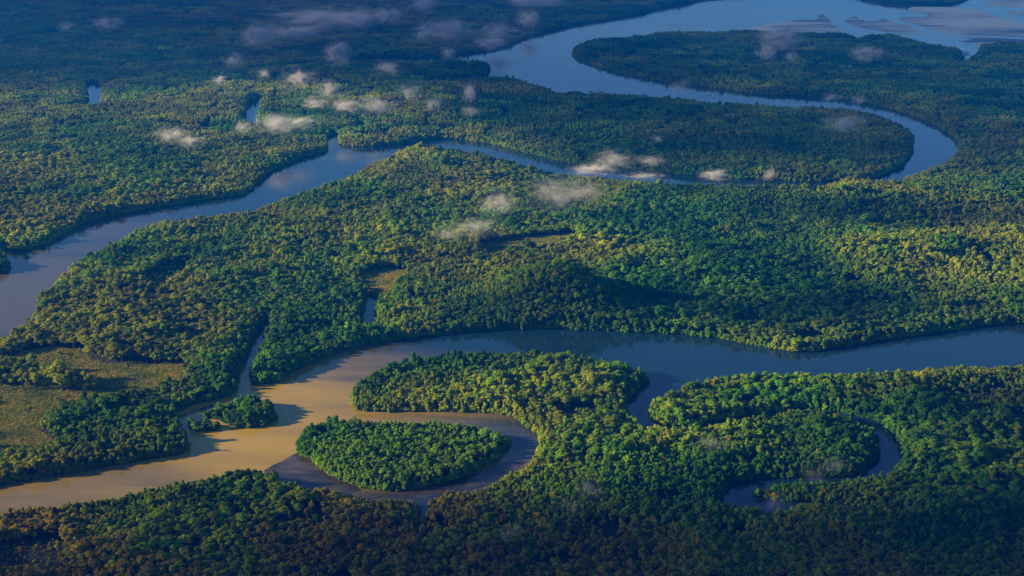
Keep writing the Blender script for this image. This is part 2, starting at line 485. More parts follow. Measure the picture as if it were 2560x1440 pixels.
# ------------------------------------------------------------------ ground and water
def sheet(name, polys, z, mat, holes=(), spacing=None, skirt=None, zfun=None):
    """flat or rolling sheet bounded by polygons"""
    pts, edges, k = [], [], 0
    for p in list(polys) + list(holes):
        n = len(p)
        pts += [Vector(q) for q in p]
        edges += [(k + i, k + (i + 1) % n) for i in range(n)]
        k += n
    if spacing is not None:
        pts += [Vector(q) for q in spacing]
    vo, eo, fo, *_ = delaunay_2d_cdt(pts, edges, [], 0, 0.01)
    V = np.array([(v.x, v.y) for v in vo])
    F = np.array([f for f in fo if len(f) == 3])
    C = V[F].mean(1)
    return V, F, C


B = 26000.0
border = np.array([(-B, -B), (B, -B), (B, B), (-B, B)])
gx, gy = np.meshgrid(np.arange(-2400, 2401, 45.0), np.arange(900, 5200, 45.0))
gp = np.stack([gx.ravel(), gy.ravel()], 1)
gp = gp[np.abs(gp[:, 0]) < 0.42 * gp[:, 1] + 200]
gp = gp[shore_dist(gp) > 6]
Vg, Fg, Cg = sheet('ground', [border] + waters + isles, 0, None, spacing=gp)
land = ~in_water(Cg)
Fl = Fg[land]
used = np.unique(Fl)
remap = -np.ones(len(Vg), int)
remap[used] = np.arange(len(used))
Vl = Vg[used]
Fl = remap[Fl]
# counter-clockwise
a, b, c = Vl[Fl[:, 0]], Vl[Fl[:, 1]], Vl[Fl[:, 2]]
flip = ((b - a)[:, 0] * (c - a)[:, 1] - (b - a)[:, 1] * (c - a)[:, 0]) < 0
Fl[flip] = Fl[flip][:, ::-1]
zl = terrain(Vl[:, 0], Vl[:, 1], shore_dist(Vl))
faces = [tuple(f) for f in Fl]
cnt = {}
for f in faces:
    for i in range(3):
        e = (f[i], f[(i + 1) % 3])
        cnt[e] = cnt.get(e, 0) + 1
rim = [e for e in cnt if (e[1], e[0]) not in cnt]
verts = [(x, y, z) for (x, y), z in zip(Vl, zl)]
low = {}
for e in rim:
    for v in e:
        if v not in low:
            low[v] = len(verts)
            verts.append((Vl[v][0], Vl[v][1], -2.0))
for (i, j) in rim:
    faces.append((j, i, low[i], low[j]))
g = mesh_obj('ground', verts, faces, M_GROUND)
tag(g, 'dark forest floor of the river delta', None, None, 'structure')

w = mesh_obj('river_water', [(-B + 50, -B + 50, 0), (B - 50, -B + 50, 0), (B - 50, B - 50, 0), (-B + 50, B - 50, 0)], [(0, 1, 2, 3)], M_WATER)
tag(w, 'winding river water, golden sheen painted at lower left, blue elsewhere', None, None, 'structure')


def patch(name, poly, zoff, mat, label, grid=None, kind='structure'):
    V, F, C = sheet(name, [poly], 0, mat, spacing=grid)
    F = F[inside(C, poly)]
    a, b, c = V[F[:, 0]], V[F[:, 1]], V[F[:, 2]]
    fl = ((b - a)[:, 0] * (c - a)[:, 1] - (b - a)[:, 1] * (c - a)[:, 0]) < 0
    F[fl] = F[fl][:, ::-1]
    z = zoff(V)
    o = mesh_obj(name, [(p[0], p[1], q) for p, q in zip(V, z)], F, mat)
    tag(o, label, None, None, kind)
    return o


def land_z(off):
    return lambda V: terrain(V[:, 0], V[:, 1], shore_dist(V)) + off


def grid_in(poly, s):
    x0, y0 = poly.min(0)
    x1, y1 = poly.max(0)
    X, Y = np.meshgrid(np.arange(x0, x1, s), np.arange(y0, y1, s))
    p = np.stack([X.ravel(), Y.ravel()], 1)
    return p[inside(p, poly)]


patch('meadow', MEADOW, land_z(0.35), M_MEADOW, 'open golden meadow at the left edge between dark trees', grid_in(MEADOW, 20))
patch('meadow', GLADES[0], land_z(0.35), M_MEADOW, 'small green glade beside the sliver pond', grid_in(GLADES[0], 20))
patch('meadow', GLADES[1], land_z(0.35), M_MEADOW, 'long narrow clearing below the mist patches', grid_in(GLADES[1], 20))
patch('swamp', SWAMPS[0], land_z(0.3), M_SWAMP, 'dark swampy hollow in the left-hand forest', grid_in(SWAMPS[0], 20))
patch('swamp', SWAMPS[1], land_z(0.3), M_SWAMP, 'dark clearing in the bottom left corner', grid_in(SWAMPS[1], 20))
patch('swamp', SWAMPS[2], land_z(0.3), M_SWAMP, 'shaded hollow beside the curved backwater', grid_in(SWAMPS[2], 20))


def crop3(l):
    return [(1700 + x / 2.977, y / 2.977) for x, y in l]


def crop9(l):
    return [(2160 + x / 6.4, y / 6.4) for x, y in l]


FLATS = [
    ('mudflat', M_MUD, 0.10, [(742, 1131), (704, 1152), (660, 1176), (690, 1206), (780, 1236), (860, 1238), (905, 1226), (860, 1203), (812, 1182), (796, 1161)], 'dark brown mudflat at the mouth of the curved backwater'),
    ('mudflat', M_MUD, 0.10, [(1330, 1140), (1300, 1168), (1210, 1216), (1120, 1240), (1060, 1244), (1010, 1236), (1090, 1216), (1150, 1200), (1200, 1178), (1250, 1158)], 'brown mudbank streaked along the near side of the backwater'),
    ('sandbar', M_MUD, 0.22, [(446, 1042), (470, 1031), (505, 1019), (540, 1008), (545, 1011), (512, 1023), (478, 1035), (449, 1045)], 'thin dark sandbar line beside the small islets'),
    ('mudflat', M_SAND, 0.14, crop3([(430, 222), (640, 185), (850, 152), (985, 146), (1012, 150), (1035, 122), (1062, 106), (1085, 115), (1120, 170), (1165, 205), (1212, 236), (1000, 246), (430, 246)]), 'horned tidal mudflat on the far side of the wooded loop'),
    ('mudflat', M_SAND, 0.14, crop3([(1230, 152), (1290, 120), (1345, 140), (1400, 162), (1480, 152), (1512, 140), (1700, 193), (1792, 240), (1785, 260), (1600, 243), (1400, 217), (1280, 186)]), 'leaf-shaped tidal mudflat between two far channels'),
    ('mudflat', M_SAND, 0.14, crop9([(520, 292), (760, 278), (1010, 268), (1000, 230), (680, 150), (760, 112), (1200, 112), (1560, 130), (1880, 172), (2050, 220), (2130, 262), (2420, 350), (2640, 380), (3600, 420), (3600, 596), (2640, 600), (2200, 580), (1880, 565), (1700, 575), (1380, 584), (1200, 520), (1000, 440), (760, 380)]), 'broad rippled sandy tidal plain at the top right corner'),
    ('mudflat', M_SAND, 0.14, crop9([(1550, 662), (1700, 640), (1600, 600), (1900, 592), (2640, 632), (3600, 650), (3600, 712), (2500, 718), (1900, 712)]), 'narrow mudflat strip against the far right wood'),
    ('mudflat', M_SAND, 0.14, crop9([(1205, 720), (1300, 760), (1420, 785), (1500, 825), (1560, 840), (1440, 760), (1430, 722), (1520, 740), (1620, 800), (1680, 860), (1650, 910), (1640, 970), (1560, 1040), (1400, 1070), (1240, 1090), (1060, 1110), (1150, 1030), (1240, 960), (1250, 840)]), 'curled mud spit at the end of the wooded loop'),
    ('mudflat', M_SAND, 0.14, crop9([(1940, 40), (2060, -20), (2600, -60), (3600, -60), (3600, 150), (2640, 128), (2300, 110), (1780, 98), (1960, 84)]), 'pale sandbar touching the top edge at right'),
    ('mudflat', M_SAND, 0.14, crop9([(2220, 186), (2360, 176), (3600, 190), (3600, 290), (2640, 262), (2380, 226)]), 'pointed sandbar at the right edge near the top'),
]
for i, (nm, mt, z, pl, lb) in enumerate(FLATS):
    p = roughen(shore(pl), 10 if z != 0.14 else 40, 2 if z != 0.14 else 10, 50 + i)
    patch(nm, p, (lambda zz: (lambda V: np.full(len(V), zz)))(z + 0.012 * i), mt, lb)


# ------------------------------------------------------------------ trees
def ico(sub):
    import bmesh
    bm = bmesh.new()
    bmesh.ops.create_icosphere(bm, subdivisions=sub, radius=1.0)
    v = np.array([q.co[:] for q in bm.verts])
    f = [[x.index for x in q.verts] for q in bm.faces]
    bm.free()
    return v, f


ICO1 = ico(1)
ICO2 = ico(2)


def crown_geo(rg, r, z0, z1, lobes, leaves, leaf, lobe_r=0.42):
    """uneven crown: leafy lobes spread through a dome, each with many leaf-clump faces"""
    V, F = [], []
    hz = (z1 - z0)
    cs = []
    for i in range(lobes):
        for _ in range(40):
            u = rg.random()
            zz = z0 + hz * (0.12 + 0.74 * u)
            pr = r * (0.72 * math.sqrt(max(0.05, 1 - ((u - 0.35) / 0.72) ** 2)))
            an = rg.random() * 2 * math.pi
            rad = pr * math.sqrt(rg.random()) if u < 0.75 else pr * rg.random() * 0.7
            cpos = np.array([rad * math.cos(an), rad * math.sin(an), zz])
            if all(np.linalg.norm((cpos - q[0]) * (1, 1, .8)) > r * 0.36 for q in cs):
                break
        lr = r * lobe_r * rg.uniform(0.75, 1.2)
        cs.append((cpos, lr))
    per = max(4, leaves // lobes)
    for (c, lr) in cs:
        base = len(V)
        jit = 1 + rg.uniform(-0.22, 0.22, len(ICO1[0]))
        for v, j in zip(ICO1[0], jit):
            V.append(c + v * j * lr * 0.80 * (1, 1, 0.8))
        F += [[base + k for k in f] for f in ICO1[1]]
        for _ in range(per):
            d = rg.normal(0, 1, 3)
            d[2] = abs(d[2]) * 0.9 + d[2] * 0.25
            d /= np.linalg.norm(d)
            p = c + d * lr * rg.uniform(0.78, 1.12) * (1, 1, 0.85)
            n = d + rg.normal(0, 0.45, 3)
            n /= np.linalg.norm(n)
            t = np.cross(n, rg.normal(0, 1, 3))
            t /= np.linalg.norm(t)
            s = np.cross(n, t)
            L = leaf * rg.uniform(0.6, 1.35)
            k = len(V)
            V += [p - t * L * .5, p + s * L * .38 + n * L * .1, p + t * L * .55, p - s * L * .38 - n * L * .05]
            F.append([k, k + 1, k + 2, k + 3])
    return V, F, cs


def trunk_geo(rg, h, r0, cs):
    """tapered trunk with limbs that reach into the lobes and stilt roots"""
    V, F = [], []

    def tube(pts, rads, n=6):
        b = len(V)
        for p, r in zip(pts, rads):
            for k in range(n):
                a_ = 2 * math.pi * k / n
                V.append(np.array([p[0] + r * math.cos(a_), p[1] + r * math.sin(a_), p[2]]))
        for i in range(len(pts) - 1):
            for k in range(n):
                F.append([b + i * n + k, b + i * n + (k + 1) % n, b + (i + 1) * n + (k + 1) % n, b + (i + 1) * n + k])
    lean = rg.normal(0, 0.6, 2)
    P = [np.array([lean[0] * t * t, lean[1] * t * t, h * t * 0.85 - 0.6 * (1 - t)]) for t in (0, .25, .5, .75, 1)]
    tube(P, [r0 * 1.35, r0, r0 * .8, r0 * .55, r0 * .25])
    for (c, lr) in cs[:7]:
        s = P[2] if c[2] > P[2][2] else P[1]
        tube([s, (s + c) / 2 + (0, 0, -0.4), c], [r0 * .45, r0 * .3, r0 * .12], 4)
    for k in range(4):
        a_ = k * math.pi / 2 + rg.random()
        tube([np.array([0, 0, h * .12]), np.array([math.cos(a_) * r0 * 4, math.sin(a_) * r0 * 4, h * .05]), np.array([math.cos(a_) * r0 * 6, math.sin(a_) * r0 * 6, -0.6])], [r0 * .3, r0 * .22, r0 * .15], 4)
    return V, F


rg0 = np.random.default_rng(5)
# kinds: spreading, domed, tall, bank tree with foliage down to the water, shrub
SPECS = []
for i in range(4): SPECS.append(dict(r=5.6, z0=7.5, z1=16.0, lobes=11, leaves=640, leaf=1.1, lr=0.46))      # 0-3 spreading
for i in range(3): SPECS.append(dict(r=4.4, z0=6.0, z1=16.0, lobes=9, leaves=520, leaf=1.05, lr=0.50))       # 4-6 domed
for i in range(3): SPECS.append(dict(r=4.4, z0=-0.8, z1=14.5, lobes=16, leaves=700, leaf=1.05, lr=0.46))     # 7-9 bank tree
for i in range(2): SPECS.append(dict(r=2.8, z0=-0.6, z1=4.2, lobes=7, leaves=240, leaf=0.8, lr=0.50))        # 10-11 shrub
models = []          # joined meshes for the forest mass
parts = []           # (crown mesh, trunk mesh) for single trees
src = bpy.data.collections.new('tree_models')
for i, s in enumerate(SPECS):
    Vc, Fc, cs = crown_geo(rg0, s['r'], s['z0'], s['z1'], s['lobes'], s['leaves'], s['leaf'], s['lr'])
    Vt, Ft = trunk_geo(rg0, s['z1'], 0.42 if s['z1'] > 6 else 0.1, cs)
    oc = mesh_obj('crown', Vc, Fc, M_LEAF, link=False)
    ot = mesh_obj('trunk', Vt, Ft, M_BARK, link=False)
    parts.append((oc.data, ot.data))
    bpy.data.objects.remove(oc)
    bpy.data.objects.remove(ot)
    nV = len(Vc)
    o = mesh_obj('tree_model_%02d' % i, list(Vc) + list(Vt), list(Fc) + [[k + nV for k in f] for f in Ft], [M_LEAF, M_BARK], link=False)
    o.data.polygons.foreach_set('material_index', [0] * len(Fc) + [1] * len(Ft))
    src.objects.link(o)
NS = len(SPECS)
# stands of a dozen and more crowns for the far woods
STAND = 42.0
for i in range(4):
    V, F = [], []
    for gx_ in range(5):
        for gy_ in range(5):
            r = rg0.uniform(4.2, 6.2)
            h = rg0.uniform(12.5, 19.5)
            Vc, Fc, _ = crown_geo(rg0, r, h * 0.42, h, 6, 70, 2.0, 0.5)
            off = np.array([(gx_ - 2) * STAND / 5 + rg0.normal(0, 1.6), (gy_ - 2) * STAND / 5 + rg0.normal(0, 1.6), 0])
            k = len(V)
            V += [v + off for v in Vc]
            F += [[q + k for q in f] for f in Fc]
    o = mesh_obj('tree_model_%02d' % (NS + i), V, F, M_LEAF, link=False)
    src.objects.link(o)


def jitter_grid(s, y0, y1, margin, rg):
    X, Y = np.meshgrid(np.arange(-(0.40 * y1 + margin), 0.40 * y1 + margin, s), np.arange(y0, y1, s))
    p = np.stack([X.ravel(), Y.ravel()], 1)
    p += rg.uniform(-0.46, 0.46, p.shape) * s
    return p[np.abs(p[:, 0]) < 0.395 * p[:, 1] + margin]


rg = np.random.default_rng(17)
FAR = 3300.0
zone = lambda q: fbm(q[:, 0], q[:, 1], 380, 61) + 0.10 * np.clip((q[:, 0] - 200) / 500, -0.3, 1) * -1
ZA, ZB = 0.40, 0.53
g1, g2, g3 = jitter_grid(4.7, 950, FAR, 130, rg), jitter_grid(6.1, 950, FAR, 130, rg), jitter_grid(7.7, 950, FAR, 130, rg)
z1, z2, z3 = zone(g1), zone(g2), zone(g3)
near = np.concatenate([g1[z1 < ZA], g2[(z2 >= ZA) & (z2 < ZB)], g3[z3 >= ZB]])
far_s = jitter_grid(8.4, FAR, 8800, 200, rg)
far_c = jitter_grid(STAND * 0.94, FAR, 10500, 300, rg)
out_pts, out_var, out_scl, out_tint, out_vig = [], [], [], [], []


def open_land(p):
    m = inside(p, MEADOW) & ~inside(p, GROVE)
    for q in GLADES + SWAMPS:
        m |= inside(p, q)
    return m


def look(x, y, rg):
    """species patches: tint 0 dark green .. 1 rust, plus vigour"""
    n = len(x)
    t = 0.57 + 1.15 * (fbm(x, y, 240, 31) - 0.5) + 0.45 * (fbm(x, y, 75, 37) - 0.5) + rg.normal(0, 0.10, n)
    lone = rg.random(n)
    t = np.where(lone > 0.994, rg.uniform(0.8, 0.98, n), t)
    t += 0.24 * np.clip((400 - x) / 1000, 0, 1) + 0.20 * np.clip((1400 - y) / 280, 0, 1)            # more rusty stands near the bottom
    t = np.minimum(t, np.where(lone > 0.994, 1.0, 0.84 + 0.12 * np.clip((1400 - y) / 200, 0, 1)))
    t = t - 0.26 * inside(np.column_stack([x, y]), isles[0]) - 0.18 * np.exp(-(((x - 330) / 330) ** 2 + ((y - 1950) / 160) ** 2))
    return np.clip(t, 0, 1), np.clip(rg.normal(1.25, 0.28, n), 0.6, 2.1) * (0.45 + 1.40 * fbm(x, y, 130, 83))


def add(p, var, scl, z):
    t, v = look(p[:, 0], p[:, 1], rg)
    out_pts.append(np.column_stack([p, z]))
    out_var.append(var)
    out_scl.append(scl)
    out_tint.append(t)
    out_vig.append(v)


def plant(p):
    wet = in_water(p)
    p = p[~wet]
    d = shore_dist(p)
    keep = (~open_land(p)) & (d > 2.2)
    keep |= open_land(p) & (rg.random(len(p)) < 0.05 * fbm(p[:, 0], p[:, 1], 50, 97) ** 1.5 * 2)
    for q in SWAMPS:
        keep |= inside(p, q) & (rg.random(len(p)) < 0.6)
    # thin places and dark gaps in the canopy
    gap = fbm(p[:, 0], p[:, 1], 60, 91)
    keep &= ~((gap < 0.26) & (rg.random(len(p)) < 0.8))
    p, d = p[keep], d[keep]
    return p, d


def height(p, d):
    h = 0.42 + 0.62 * fbm(p[:, 0], p[:, 1], 170, 41) + 0.62 * (vnoise(p[:, 0], p[:, 1], 46, 43) - 0.3) * np.clip(d / 25, 0.3, 1) + rg.normal(0, 0.10, len(p))
    h = np.where(rg.random(len(p)) < 0.08, h * 1.35, h)
    h = np.where(d < 12, np.maximum(h, 0.85) + rg.normal(0, 0.08, len(p)), h)
    return np.clip(h, 0.42, 1.6)


p, d = plant(near)
op = open_land(p)
var = np.where(d < 9, rg.integers(7, 10, len(p)), np.where(rg.random(len(p)) < 0.5, rg.integers(0, 4, len(p)), rg.integers(4, 7, len(p))))
var = np.where(op, rg.integers(10, 12, len(p)), var)
h = height(p, d)
isl2 = inside(p, isles[2])
h = np.where(isl2, h * 0.55, h)
zz_ = zone(p)
grain = np.where(zz_ < ZA, 0.66, np.where(zz_ < ZB, 0.86, 1.10))
h = h * np.where(zz_ < ZA, 0.84, np.where(zz_ < ZB, 1.0, 1.08))
wdt = np.clip(rg.normal(1.0, 0.27, len(p)), 0.55, 1.8) * (0.6 + 0.4 * h) * grain
add(p, var, np.column_stack([wdt, wdt, h]), terrain(p[:, 0], p[:, 1], d))

p, d = plant(far_s)
edge = d < 34
p, d = p[edge], d[edge]
var = np.where(d < 10, rg.integers(7, 10, len(p)), rg.integers(0, 7, len(p)))
h = height(p, d)
wdt = np.clip(rg.normal(1.08, 0.17, len(p)), 0.75, 1.5)
add(p, var, np.column_stack([wdt, wdt, h]), terrain(p[:, 0], p[:, 1], d))

p, d = plant(far_c)
deep = d >= 31
p, d = p[deep], d[deep]
h = np.clip(0.55 + 0.75 * fbm(p[:, 0], p[:, 1], 300, 41) + rg.normal(0, 0.1, len(p)), 0.6, 1.35)
add(p, NS + rg.integers(0, 4, len(p)), np.column_stack([np.ones(len(p)) * 1.05, np.ones(len(p)) * 1.05, h]), terrain(p[:, 0], p[:, 1], d))

# mangrove fringe hanging over every water edge
fr = []
for w_ in waters + isles:
    nx_ = np.roll(w_, -1, 0) - w_
    ln_ = np.linalg.norm(nx_, axis=1)
    for q, v_, l_ in zip(w_, nx_, ln_):
        if l_ < 1e-3 or abs(q[0]) > 0.40 * q[1] + 100 or q[1] > 8000 or q[1] < 900:
            continue
        st = 3.2 if q[1] < 3000 else 5.0
        k_ = max(1, int(l_ / st))
        nn = np.array([-v_[1], v_[0]]) / l_
        for j_ in range(min(k_, 60)):
            b_ = q + v_ * (j_ + rg.random()) / k_
            fr.append((b_ + nn * 1.3, b_ - nn * 1.3))
fr = np.array(fr)
wa, wb = in_water(fr[:, 0]), in_water(fr[:, 1])
fp = np.concatenate([fr[(~wa) & wb][:, 0], fr[wa & (~wb)][:, 1]])
fs = rg.uniform(0.8, 1.7, len(fp)) * np.where(fp[:, 1] > 3000, 1.4, 1.0)
add(fp, rg.integers(10, 12, len(fp)), np.column_stack([fs, fs, fs * rg.uniform(0.8, 1.5, len(fp))]), np.full(len(fp), 0.6))
print('fringe', len(fp))

PTS = np.concatenate(out_pts)
VAR = np.concatenate(out_var)
SCL = np.concatenate(out_scl)
TINT = np.concatenate(out_tint)
VIG = np.concatenate(out_vig)
ROT = rg.uniform(0, 2 * math.pi, len(PTS))
ROT[VAR >= NS] = rg.integers(0, 4, int((VAR >= NS).sum())) * math.pi / 2

# trees that show largest: inside the picture and nearest
vx, vy, vz = PTS[:, 0], PTS[:, 1], PTS[:, 2] + 14 - CAM_H
dep = vy * cp - vz * sp
up = vy * sp + vz * cp
sx = 1280 + FPX * vx / dep
sy = 720 - FPX * up / dep
vis = (sx > 8) & (sx < 2552) & (sy > 0) & (sy < 1432) & (VAR < 10)
size = np.where(vis, SCL[:, 2] * 18 / dep * FPX, 0)
front = sy > 1340
size = np.where(front, size, size * 0.5)
best = np.argsort(-size)[:300]
mask = np.ones(len(PTS), bool)
mask[best] = False


def forest_nodes():
    ng = bpy.data.node_groups.new('forest_planting', 'GeometryNodeTree')
    ng.interface.new_socket('Geometry', in_out='INPUT', socket_type='NodeSocketGeometry')
    ng.interface.new_socket('Geometry', in_out='OUTPUT', socket_type='NodeSocketGeometry')
    gi, go = ng.nodes.new('NodeGroupInput'), ng.nodes.new('NodeGroupOutput')
    ci = ng.nodes.new('GeometryNodeCollectionInfo')
    ci.inputs['Collection'].default_value = src
    ci.inputs['Separate Children'].default_value = True
    ci.inputs['Reset Children'].default_value = True
    ip = ng.nodes.new('GeometryNodeInstanceOnPoints')
    ip.inputs['Pick Instance'].default_value = True

    def named(n, t):
        a = ng.nodes.new('GeometryNodeInputNamedAttribute')
        a.data_type = t
        a.inputs['Name'].default_value = n
        return a
    v, r, s = named('model', 'INT'), named('turn', 'FLOAT_VECTOR'), named('size', 'FLOAT_VECTOR')
    er = ng.nodes.new('FunctionNodeEulerToRotation')
    L = ng.links.new
    at = lambda n: [q for q in n.outputs if q.enabled and q.name == 'Attribute'][0]
    L(gi.outputs[0], ip.inputs['Points'])
    L(ci.outputs[0], ip.inputs['Instance'])
    L(at(v), ip.inputs['Instance Index'])
    L(at(r), er.inputs[0])
    L(er.outputs[0], ip.inputs['Rotation'])
    L(at(s), ip.inputs['Scale'])
    L(ip.outputs[0], go.inputs[0])
    return ng


NG = forest_nodes()


def scatter(name, pts, var, rot, scl, tint, vig, group):
    me = bpy.data.meshes.new(name)
    me.vertices.add(len(pts))
    me.vertices.foreach_set('co', pts.astype(np.float32).ravel())
    me.attributes.new('model', 'INT', 'POINT').data.foreach_set('value', var.astype(np.int32))
    t = np.zeros((len(pts), 3), np.float32)
    t[:, 2] = rot
    me.attributes.new('turn', 'FLOAT_VECTOR', 'POINT').data.foreach_set('vector', t.ravel())
    me.attributes.new('size', 'FLOAT_VECTOR', 'POINT').data.foreach_set('vector', scl.astype(np.float32).ravel())
    me.attributes.new('tint', 'FLOAT', 'POINT').data.foreach_set('value', tint.astype(np.float32))
    me.attributes.new('vigour', 'FLOAT', 'POINT').data.foreach_set('value', vig.astype(np.float32))
    o = bpy.data.objects.new(name, me)
    COL.objects.link(o)
    md = o.modifiers.new('planting', 'NODES')
    md.node_group = group
    return o


forest = scatter('forest', PTS[mask], VAR[mask], ROT[mask], SCL[mask], TINT[mask], VIG[mask], NG)
tag(forest, 'dense green tropical forest covering the land between the rivers', 'forest', None, 'stuff')
print('trees in mass', mask.sum())

# the 300 largest-showing trees, each a thing with trunk and crown
ZONES = ['far left', 'left', 'left of centre', 'just left of centre', 'just right of centre', 'right of centre', 'right', 'far right']
for i in best:
    root = bpy.data.objects.new('forest_tree', None)
    root.empty_display_size = 2
    COL.objects.link(root)
    root.location = PTS[i]
    root.rotation_euler = (0, 0, ROT[i])
    root.scale = SCL[i]
    hue = 'dark green' if TINT[i] < 0.4 else 'olive green' if TINT[i] < 0.65 else 'yellowish brown' if TINT[i] < 0.85 else 'rust brown'
    where = ZONES[min(7, int(sx[i] // 320))]
    row = 'at the very bottom edge' if sy[i] > 1400 else 'a row above the bottom edge'
    tall = 'tall' if SCL[i][2] > 1.2 else 'low' if SCL[i][2] < 0.9 else 'middling'
    build = 'wide' if VAR[i] < 4 else 'narrow' if VAR[i] < 7 else 'low-branched'
    tag(root, '%s %s %s tree %s, %s' % (tall, build, hue, row, where), 'tree', 'nearest forest trees: %s %s %s, %s, %s' % (tall, build, hue, row, where))
    for nm, me in zip(('crown', 'trunk'), parts[VAR[i]]):
        c = bpy.data.objects.new(nm, me)
        COL.objects.link(c)
        c.parent = root
        c['tint'] = float(TINT[i])
        c['vigour'] = float(VIG[i])

# meadow grass tufts
gsrc = bpy.data.collections.new('tuft_models')
for i in range(3):
    V, F = [], []
    for k in range(26):
        a_ = rg0.random() * 6.28
        q = np.array([rg0.normal(0, .7), rg0.normal(0, .7), 0])
        hh = rg0.uniform(0.6, 1.5)
        w_ = np.array([math.cos(a_), math.sin(a_), 0]) * 0.16
        ln = np.array([rg0.normal(0, .35), rg0.normal(0, .35), hh])
        b_ = len(V)
        V += [q - w_, q + w_, q + ln + w_ * 0.3, q + ln - w_ * 0.3]
        F.append([b_, b_ + 1, b_ + 2, b_ + 3])
    gsrc.objects.link(mesh_obj('tuft_model_%d' % i, V, F, M_GRASS, link=False))
NG2 = NG.copy()
for n in NG2.nodes:
    if n.bl_idname == 'GeometryNodeCollectionInfo':
        n.inputs['Collection'].default_value = gsrc
gp_ = []
for q in [MEADOW] + GLADES:
    s = grid_in(q, 2.6)
    gp_.append(s + rg.uniform(-1.3, 1.3, s.shape))
gp_ = np.concatenate(gp_)
gp_ = gp_[np.abs(gp_[:, 0]) < 0.4 * gp_[:, 1] + 60]
n = len(gp_)
sc_ = rg.uniform(0.6, 1.6, (n, 1)) * np.ones((1, 3))
gr = scatter('meadow_grass', np.column_stack([gp_, terrain(gp_[:, 0], gp_[:, 1], shore_dist(gp_)) + 0.3]), rg.integers(0, 3, n), rg.uniform(0, 6.28, n), sc_, np.ones(n), np.ones(n), NG2)
tag(gr, 'tufted golden green grass of the open meadows', 'grass', None, 'stuff')


# ------------------------------------------------------------------ low clouds
def cloud_material():
    m, nt, out = new_mat('cloud_vapour')
    L = nt.links.new
    tc = N(nt, 'ShaderNodeTexCoord')
    oi = N(nt, 'ShaderNodeObjectInfo')
    den = N(nt, 'ShaderNodeAttribute', attribute_type='OBJECT', attribute_name='thickness')
    mul = N(nt, 'ShaderNodeMath', operation='MULTIPLY')
    L(oi.outputs['Random'], mul.inputs[0])
    mul.inputs[1].default_value = 91.0
    ad = N(nt, 'ShaderNodeVectorMath', operation='ADD')
    L(tc.outputs['Object'], ad.inputs[0])
    L(mul.outputs[0], ad.inputs[1])
    nz = N(nt, 'ShaderNodeTexNoise', Scale=1.7, Detail=10.0, Roughness=0.72)
    nz.inputs['Distortion'].default_value = 1.1
    L(ad.outputs[0], nz.inputs['Vector'])
    ln = N(nt, 'ShaderNodeVectorMath', operation='LENGTH')
    L(tc.outputs['Object'], ln.inputs[0])
    f = N(nt, 'ShaderNodeMath', operation='MULTIPLY_ADD')      # noise - falloff
    L(ln.outputs['Value'], f.inputs[0])
    f.inputs[1].default_value = -0.36
    L(nz.outputs[0], f.inputs[2])
    mr = N(nt, 'ShaderNodeMapRange', interpolation_type='SMOOTHSTEP')
    mr.inputs[1].default_value, mr.inputs[2].default_value = 0.16, 0.68
    L(f.outputs[0], mr.inputs[0])
    d2 = N(nt, 'ShaderNodeMath', operation='MULTIPLY')
    pw = N(nt, 'ShaderNodeMath', operation='POWER')
    L(mr.outputs[0], pw.inputs[0])
    pw.inputs[1].default_value = 2.8
    L(pw.outputs[0], d2.inputs[0])
    L(den.outputs['Fac'], d2.inputs[1])
    pv = N(nt, 'ShaderNodeVolumePrincipled', Anisotropy=0.0)
    pv.inputs['Color'].default_value = (1, 1, 1, 1)
    L(d2.outputs[0], pv.inputs['Density'])
    L(pv.outputs[0], out.inputs['Volume'])
    return m


M_CLOUD = cloud_material()
